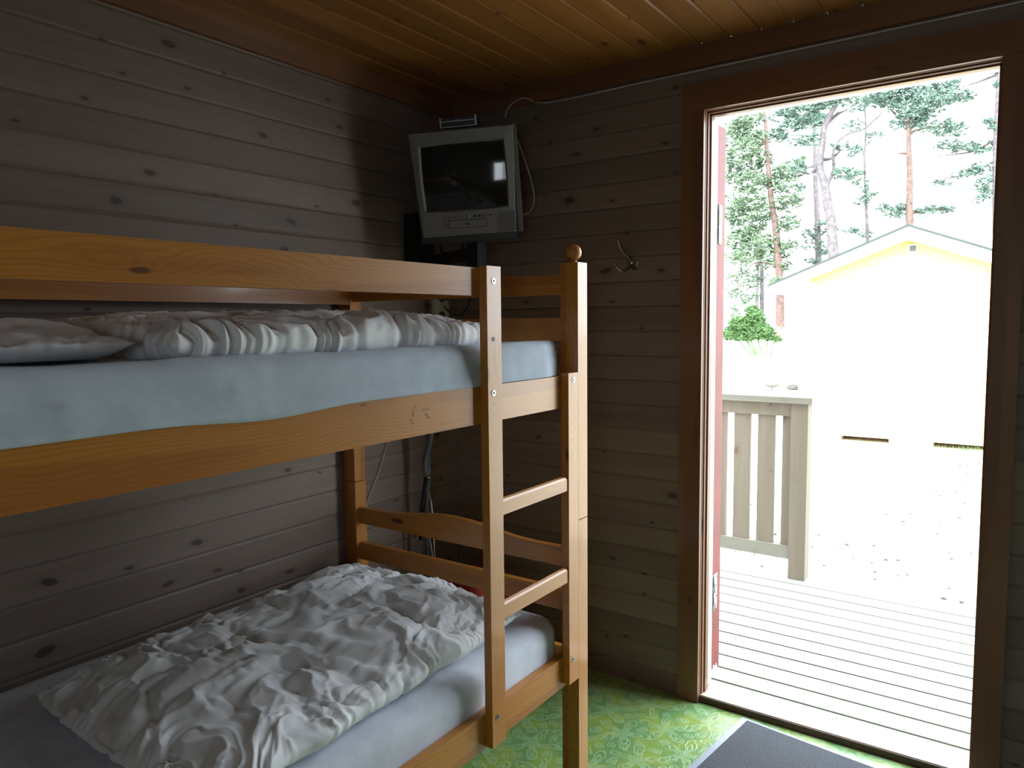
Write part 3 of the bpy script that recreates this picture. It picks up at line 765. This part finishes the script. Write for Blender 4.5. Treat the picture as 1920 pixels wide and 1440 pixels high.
RL('top_rail', 'railwood_z', -1.6, .945, 1.605, 1.65, .812, .8835)
RL('bottom_rail', 'railwood', -1.6, .945, 1.60, 1.655, .045, .115)
for x in (.945, -.7): RL('railing_post', 'railwood_z', x, x+.085, 1.595, 1.68, -.059, .8835)
x = .767+.13
while x > -1.6:
    if not (-.79 < x < -.6): RL('slat', 'railwood_z', x, min(x+.09, .9445), 1.618, 1.638, .1155, .8115)
    x -= .13

# ------------------------------------------------------------------ ground
def gz(x, y):
    z = -.69+.10*sstep(-y, -9, -1.5)
    l = sstep(-x, .9, 2.4)*sstep(y, 10, 19)*.95+sstep(y, 15, 26)*1.0*(1-.6*sstep(-x, 1, 3))
    return z+l+.02*fbm(Vector((x*.9, y*.9, 0)), 2)
bm = bmesh.new(); gr = []
xs = [-26+i*.45 for i in range(120)]; ys = [.25+i*.45 for i in range(110)]
for x in xs: gr.append([bm.verts.new((x, y, gz(x, y))) for y in ys])
for i in range(len(xs)-1):
    for j in range(len(ys)-1): bm.faces.new((gr[i][j], gr[i+1][j], gr[i+1][j+1], gr[i][j+1]))
struct('ground', bm, 'ground', smooth=True)
bm = bmesh.new()
for k in range(800):
    y = random.uniform(2.0, 10); x = random.uniform(-.6, 2.2)+(y-2)*-.05
    if fbm(Vector((x*1.2, y*1.2, 4)), 2) < -.05: continue
    s = random.uniform(.010, .032); a = random.random()*PI; z = gz(x, y)+.006
    c, s2 = math.cos(a)*s, math.sin(a)*s
    v = [bm.verts.new((x+c, y+s2, z)), bm.verts.new((x-s2*.5, y+c*.5, z+s*.3)), bm.verts.new((x-c, y-s2, z+.002)), bm.verts.new((x+s2*.5, y-c*.5, z))]
    bm.faces.new(v)
tag(link('fallen_leaves', bm, 'leaf'), 'scattered dry leaves on the pale ground', 'leaves', kind='stuff')

# ------------------------------------------------------------------ yellow cabin
CY = 10.6; RX, RZ = .374, 2.70; EX = 2.055; EZ = 1.87; sl = (RZ-EZ)/EX
cb = thing('yellow_cabin', 'pale yellow cabin with white bargeboards seen through the doorway', 'cabin', (RX, CY, -.69))
WX0, WX1 = -1.09, 1.84; DEP = 3.6
bm = bmesh.new(); e = lambda x: RZ-.03-abs(x-RX)*sl
prism(bm, [(WX0, -.61), (WX1, -.61), (WX1, e(WX1)), (RX, e(RX)), (WX0, e(WX0))], 1, CY, CY+DEP); loc(cb, link('cabin_wall', bm, 'yellow'))
for s in (-1, 1):
    bm = bmesh.new(); xe = RX+s*EX
    prism(bm, [(RX, RZ), (RX, RZ+.035), (xe, EZ+.035), (xe, EZ)], 1, CY-.33, CY+DEP+.3); loc(cb, link('roof', bm, 'roofing'))
    bm = bmesh.new()
    prism(bm, [(RX, RZ-.001), (xe, EZ-.001), (xe, EZ-.15), (RX, RZ-.20)], 1, CY-.30, CY-.27); loc(cb, link('bargeboard', bm, 'whitepaint'))
    bm = bmesh.new(); xw = WX0 if s < 0 else WX1
    prism(bm, [(xw, EZ-.12), (xe, EZ-.12), (xe, EZ-.002), (xw, EZ+(abs(xe-xw))*sl-.03)], 1, CY-.268, CY+DEP+.28); loc(cb, link('soffit', bm, 'whitepaint'))
    loc(cb, B('corner_board', 'whitepaint', None, *((WX0-.02, WX0+.11) if s < 0 else (WX1-.11, WX1+.02)), CY-.025, CY+.1, -.61, EZ+.05, .002))
p = at((1712, 466), 1, CY-.01)
v_ = loc(cb, B('vent_frame', 'whitepaint', None, p.x-.065, p.x+.065, CY-.03, CY+.01, p.z-.065, p.z+.065, .003))
s_ = loc(cb, B('vent_grille', 'greyvent', None, p.x-.045, p.x+.045, CY-.034, CY-.02, p.z-.045, p.z+.045, .001)); s_.parent = v_
for a, b in ((-1.07, -.56), (.17, .78), (1.62, 1.84)): loc(cb, B('foundation_block', 'concrete', None, a, b, CY+.0, CY+.3, -.78, -.611, .004))
for a, b in ((-1.05, -.5), (.2, .8), (1.3, 1.8)): loc(cb, B('foundation_block', 'concrete', None, a, b, CY+DEP-.4, CY+DEP, -.9, -.611, .004))
loc(cb, B('floor_beam', 'sill_dark', None, WX0+.05, WX1-.05, CY+.35, CY+.45, -.78, -.615, .004))

# ------------------------------------------------------------------ rocks, stump, dish
def rock(px, y, rad, label, mat='rock', seed=0, flat=.6, group=None):
    p = at(px, 1, y); bm = bmesh.new(); bmesh.ops.create_icosphere(bm, subdivisions=3, radius=1)
    base = gz(p.x, y)
    for v in bm.verts:
        q = v.co.copy(); f = 1+.28*noise.noise(q*1.6+Vector((seed, 0, 0)))+.1*noise.noise(q*4+Vector((seed, 3, 0)))
        v.co = Vector((q.x*rad, q.y*rad*.9, q.z*rad*flat))*f
    o = link('rock', bm, mat, smooth=True); o.location = (p.x, y, max(base, p.z-rad*flat*.7)); tag(o, label, 'rock', group)
    o.location.z = base+rad*flat*.25
rock((1430, 648), 16.9, .32, 'big pale rock with a yellow-green top beside the bush', seed=1)
rock((1388, 656), 15.6, .30, 'low pale rock in front of the bush, next to the open red door', seed=5)
rock((1474, 668), 16.0, .25, 'flat pale rock nearest the left corner of the yellow cabin', seed=9, flat=.4)
rock((1497, 655), 17.3, .22, 'grey rock just left of the cabin wall, behind the flat one', seed=12, flat=.5)
rock((1486, 690), 14.5, .13, 'small dark stone alone on the pale ground left of the cabin', 'darkrock', seed=3, flat=.55)
dsh = thing('bird_bath', 'thin pole carrying a shallow pale dish behind the deck railing', 'bird bath')
p = at((1447, 727), 1, 8.0); dsh.location = (p.x, 8, gz(p.x, 8))
bm = bmesh.new(); lathe(bm, [(.012, 0), (.009, p.z-dsh.location.z)], (0, 0, 0), 10); link('pole', bm, 'silver_dark', dsh)
bm = bmesh.new(); h = p.z-dsh.location.z; lathe(bm, [(.015, h-.005), (.07, h+.01), (.11, h+.04), (.118, h+.065), (.112, h+.065), (.1, h+.042), (.06, h+.016)], (0, 0, 0), 24); link('dish', bm, 'silver_dark', dsh, smooth=True)

# ------------------------------------------------------------------ trees
def tufts(bm, c, r, n, size, wd=.011, blades=7):
    """needle sprays: thin blades fanning up and out of points scattered through an ellipsoid"""
    ph = Vector((c[0], c[1], c[2]))*3.1
    for k in range(n):
        for tr_ in range(30):
            d = Vector([random.uniform(-1, 1) for _ in range(3)])
            if d.length < 1 and noise.noise(d*2.2+ph) > -.12-.25*(1-d.length): break
        p = Vector((c[0]+d.x*r[0], c[1]+d.y*r[1], c[2]+d.z*r[2]))
        for q in range(blades):
            a = Vector([random.uniform(-1, 1), random.uniform(-1, 1), random.uniform(-.3, .8)]).normalized()*size*random.uniform(.6, 1.3)
            s = a.cross(Vector([random.uniform(-1, 1) for _ in range(3)])).normalized()*wd
            v = [bm.verts.new(p-s), bm.verts.new(p+s), bm.verts.new(p+a)]; bm.faces.new(v)
def tree(trunk, y, rad, clumps, label, mat='needles', bark='bark', branches=(), dens=1., group=None):
    pts = [at(q, 1, y) for q in trunk]; base = pts[0].copy()
    g0 = Vector((base.x, y, gz(base.x, y)-.1))
    if base.z > g0.z+.3: pts = [g0]+pts
    root = thing('pine_tree', label, 'tree', (g0.x, y, g0.z+.1), group=group)
    bm = bmesh.new(); sp_ = smoothpts(pts, 4); k = len(sp_); tube(bm, sp_, [rad*(1.15-.8*i/(k-1)) for i in range(k)], 8)
    loc(root, link('trunk', bm, bark, smooth=True))
    sc_ = (y+2.37)/1180.
    for br_ in branches:
        bm = bmesh.new(); q = smoothpts([at(b, 1, y+.2*math.sin(i*2.)) for i, b in enumerate(br_)], 4)
        tube(bm, q, [rad*.42*(1-.75*i/(len(q)-1)) for i in range(len(q))], 6); loc(root, link('branch', bm, bark, smooth=True))
    bm = bmesh.new()
    for i, c in enumerate(clumps):
        cx, cy, rx, ry = c[:4]; yy = y+random.uniform(-.5, .5)*rx*sc_
        p = at((cx, cy), 1, yy); r = (rx*sc_, rx*sc_*.8, ry*sc_)
        nn_ = int(max(20, rx*ry*.26*dens)); sz = .17
        # a twig from the trunk out to the clump
        tp = min(sp_, key=lambda t: abs(t.z-(p.z-.25))+.3*abs(t.x-p.x)); tube(bm, [tp, (tp+p)/2+Vector((0, 0, -.05)), p], [.03, .02, .01], 4)
        tufts(bm, p, (r[0]*1.1, r[1]*1.1, r[2]*1.05), nn_, sz, .016+.0003*y)
    loc(root, link('foliage', bm, mat))
tree([(1463, 640), (1462, 549), (1461, 513), (1455, 430), (1448, 390), (1442, 331), (1438, 281), (1436, 235), (1432, 205)], 22.5, .13,
     [(1392, 255, 30, 14), (1420, 262, 24, 12), (1388, 285, 30, 18), (1420, 300, 26, 16), (1380, 325, 26, 18), (1412, 340, 30, 18), (1478, 322, 26, 14), (1500, 300, 10, 7), (1462, 345, 22, 14), (1400, 375, 32, 20), (1380, 400, 24, 18), (1478, 378, 24, 16), (1425, 400, 24, 14),
      (1400, 425, 30, 16), (1475, 420, 20, 14), (1385, 450, 24, 16), (1425, 455, 26, 14), (1478, 462, 14, 12), (1400, 480, 26, 12), (1450, 480, 24, 12), (1468, 500, 14, 9), (1455, 530, 16, 8), (1385, 240, 24, 12), (1405, 225, 26, 10)],
     'big leafy pine with a reddish trunk, nearest the open red door', 'needles2', branches=[[(1442, 330), (1400, 352), (1372, 350)], [(1460, 500), (1430, 492), (1405, 497)], [(1436, 260), (1400, 300), (1366, 300)]], dens=1.25)
tree([(1568, 520), (1563, 478), (1558, 413), (1553, 392), (1547, 348), (1537, 311), (1543, 261), (1547, 235), (1567, 197), (1580, 180)], 20, .16,
     [(1530, 192, 34, 12), (1500, 205, 26, 13), (1475, 215, 24, 12), (1490, 232, 22, 12), (1565, 185, 26, 12), (1590, 172, 22, 10), (1455, 250, 16, 8), (1497, 266, 16, 8), (1465, 258, 12, 7), (1580, 275, 16, 6), (1600, 284, 12, 7), (1578, 325, 20, 8), (1595, 330, 10, 5), (1520, 262, 12, 8), (1530, 225, 16, 10), (1500, 315, 14, 9)],
     'tall pine whose grey trunk forks in two left of the cabin roof', 'needles', 'bark_grey',
     branches=[[(1549, 346), (1563, 321), (1563, 281), (1585, 253), (1622, 240), (1660, 205)], [(1537, 311), (1520, 325), (1500, 322), (1488, 330)], [(1547, 235), (1570, 215), (1590, 205)], [(1545, 240), (1530, 215), (1525, 195)], [(1537, 300), (1560, 296), (1580, 278)]])
tree([(1535, 530), (1534, 470), (1532, 400), (1529, 340), (1528, 300), (1527, 241), (1524, 215)], 24.5, .12,
     [(1545, 425, 14, 10), (1518, 440, 12, 9), (1522, 460, 16, 8), (1545, 470, 12, 8), (1522, 490, 12, 5), (1485, 312, 14, 8), (1500, 350, 9, 7), (1560, 430, 8, 6), (1515, 228, 20, 10), (1540, 212, 22, 9)],
     'slim dark pine standing close beside the forked one', 'needles', 'bark_grey', branches=[[(1530, 450), (1512, 430)], [(1533, 445), (1552, 432)], [(1533, 480), (1552, 470)], [(1529, 311), (1500, 318)]])
tree([(1628, 500), (1626, 430), (1624, 380), (1622, 340), (1621, 290), (1623, 250), (1622, 190)], 26, .07,
     [(1612, 345, 14, 6), (1628, 362, 12, 9), (1618, 376, 14, 6), (1640, 253, 14, 6), (1600, 236, 14, 8), (1610, 325, 8, 4), (1595, 432, 16, 6), (1625, 440, 12, 5), (1630, 185, 26, 10), (1608, 200, 16, 9)],
     'very thin pine between the forked pine and the ridge of the cabin roof', 'needles', 'bark_grey', branches=[[(1622, 275), (1640, 258)], [(1622, 300), (1604, 240)]])
tree([(1706, 520), (1706, 430), (1705, 400), (1706, 330), (1704, 280), (1703, 235), (1702, 205)], 22, .13,
     [(1650, 175, 30, 10), (1680, 185, 28, 13), (1700, 200, 24, 14), (1640, 190, 20, 9), (1725, 175, 22, 9), (1745, 190, 28, 13), (1780, 182, 26, 10), (1808, 182, 14, 8), (1715, 215, 22, 10), (1735, 210, 22, 8), (1690, 232, 16, 10), (1730, 232, 18, 7), (1765, 240, 26, 9), (1790, 243, 18, 9), (1755, 158, 22, 8), (1785, 160, 14, 8),
      (1688, 392, 14, 9), (1680, 402, 12, 6), (1758, 393, 18, 6), (1775, 392, 12, 5), (1656, 390, 9, 6), (1732, 394, 12, 5), (1688, 158, 20, 7)],
     'pine with a wide flat crown rising right behind the cabin roof ridge', 'needles', 'bark', branches=[[(1704, 245), (1720, 228), (1745, 205)], [(1705, 402), (1730, 395), (1765, 392)], [(1703, 235), (1680, 215), (1660, 195)], [(1703, 288), (1682, 287)], [(1705, 250), (1740, 238), (1780, 240)]])
tree([(1872, 560), (1868, 450), (1866, 330), (1868, 240), (1872, 150), (1874, 90)], 24, .11,
     [(1775, 272, 14, 7), (1795, 277, 14, 8), (1820, 275, 12, 6), (1840, 276, 13, 10), (1815, 325, 20, 6), (1835, 318, 16, 8), (1768, 345, 12, 4), (1842, 345, 10, 10), (1848, 360, 8, 9), (1838, 375, 14, 6), (1783, 130, 8, 8), (1812, 130, 14, 6), (1850, 122, 10, 6), (1868, 125, 10, 10), (1855, 228, 6, 3), (1862, 240, 6, 4), (1870, 160, 6, 4)],
     'pine at the right edge of the doorway, its branches reaching left', 'needles', 'bark_grey', branches=[[(1868, 300), (1820, 325), (1755, 338)], [(1868, 260), (1820, 285), (1755, 292)], [(1870, 140), (1830, 155), (1795, 165)], [(1868, 330), (1845, 350)]])
tree([(1427, 640), (1428, 600), (1429, 540), (1428, 500), (1426, 470), (1425, 420)], 27, .10,
     [(1400, 500, 20, 12), (1385, 520, 22, 14), (1410, 530, 16, 12), (1380, 550, 20, 12), (1440, 500, 14, 9), (1405, 560, 16, 9), (1372, 480, 16, 16), (1425, 520, 14, 8)],
     'pale distant pine with a bare lower trunk above the bush', 'needles2', 'bark_grey', dens=.8)
tree([(1417, 640), (1418, 600), (1420, 530), (1422, 480), (1420, 430)], 30, .09,
     [(1420, 470, 16, 9), (1408, 450, 14, 9), (1392, 575, 16, 9), (1440, 455, 12, 7), (1372, 585, 14, 8)],
     'thin distant pine just left of the pale bare-trunked one', 'needles2', 'bark_grey', dens=.8)
# bush
bs = thing('juniper_bush', 'bright green juniper bush behind the rocks', 'bush', (-3.9, 17.8, .0))
bm = bmesh.new()
for (cx, cy, rx, ry) in ((1375, 625, 16, 14), (1395, 610, 18, 14), (1415, 600, 16, 16), (1425, 620, 18, 14), (1440, 628, 14, 10), (1400, 630, 18, 9), (1410, 585, 10, 10), (1455, 636, 8, 5), (1380, 605, 12, 10)):
    p = at((cx, cy), 1, 17.8); s = 20.2/1180
    tufts(bm, p, (rx*s, rx*s*.8, ry*s), int(rx*ry*.7), .15, .017)
    tube(bm, [(-3.9, 17.8, -.1), p], [.03, .01], 4)
loc(bs, link('foliage', bm, 'needles3'))
bm = bmesh.new()
for k in range(900):
    px, py = random.uniform(1452, 1506), random.uniform(606, 652); y = random.uniform(19.5, 21)
    p = at((px, py), 1, y); a = Vector((random.uniform(-.5, .5), random.uniform(-.3, .3), 1)).normalized()*random.uniform(.08, .22); s = Vector((random.uniform(-1, 1), 0, .3)).normalized()*.008
    zb = gz(p.x, y)
    if p.z > zb+.55: continue
    v = [bm.verts.new(p-s), bm.verts.new(p+s), bm.verts.new(p+a)]; bm.faces.new(v)
tag(link('heather', bm, 'drygrass'), 'dry brown heather and twigs between the bush and the cabin', 'heather', kind='stuff')
bm = bmesh.new()
for k in range(260):
    x = random.uniform(-1, 1.9); y = CY-random.uniform(0, .12); z = gz(x, y); h_ = random.uniform(.02, .06)*(1.6 if x > .8 else 1)
    v = [bm.verts.new((x-.004, y, z)), bm.verts.new((x+.004, y, z)), bm.verts.new((x+random.uniform(-.04, .04), y-.02, z+h_))]; bm.faces.new(v)
tag(link('grass_tufts', bm, 'needles3'), 'short grass blades along the foot of the yellow cabin', 'grass', kind='stuff')
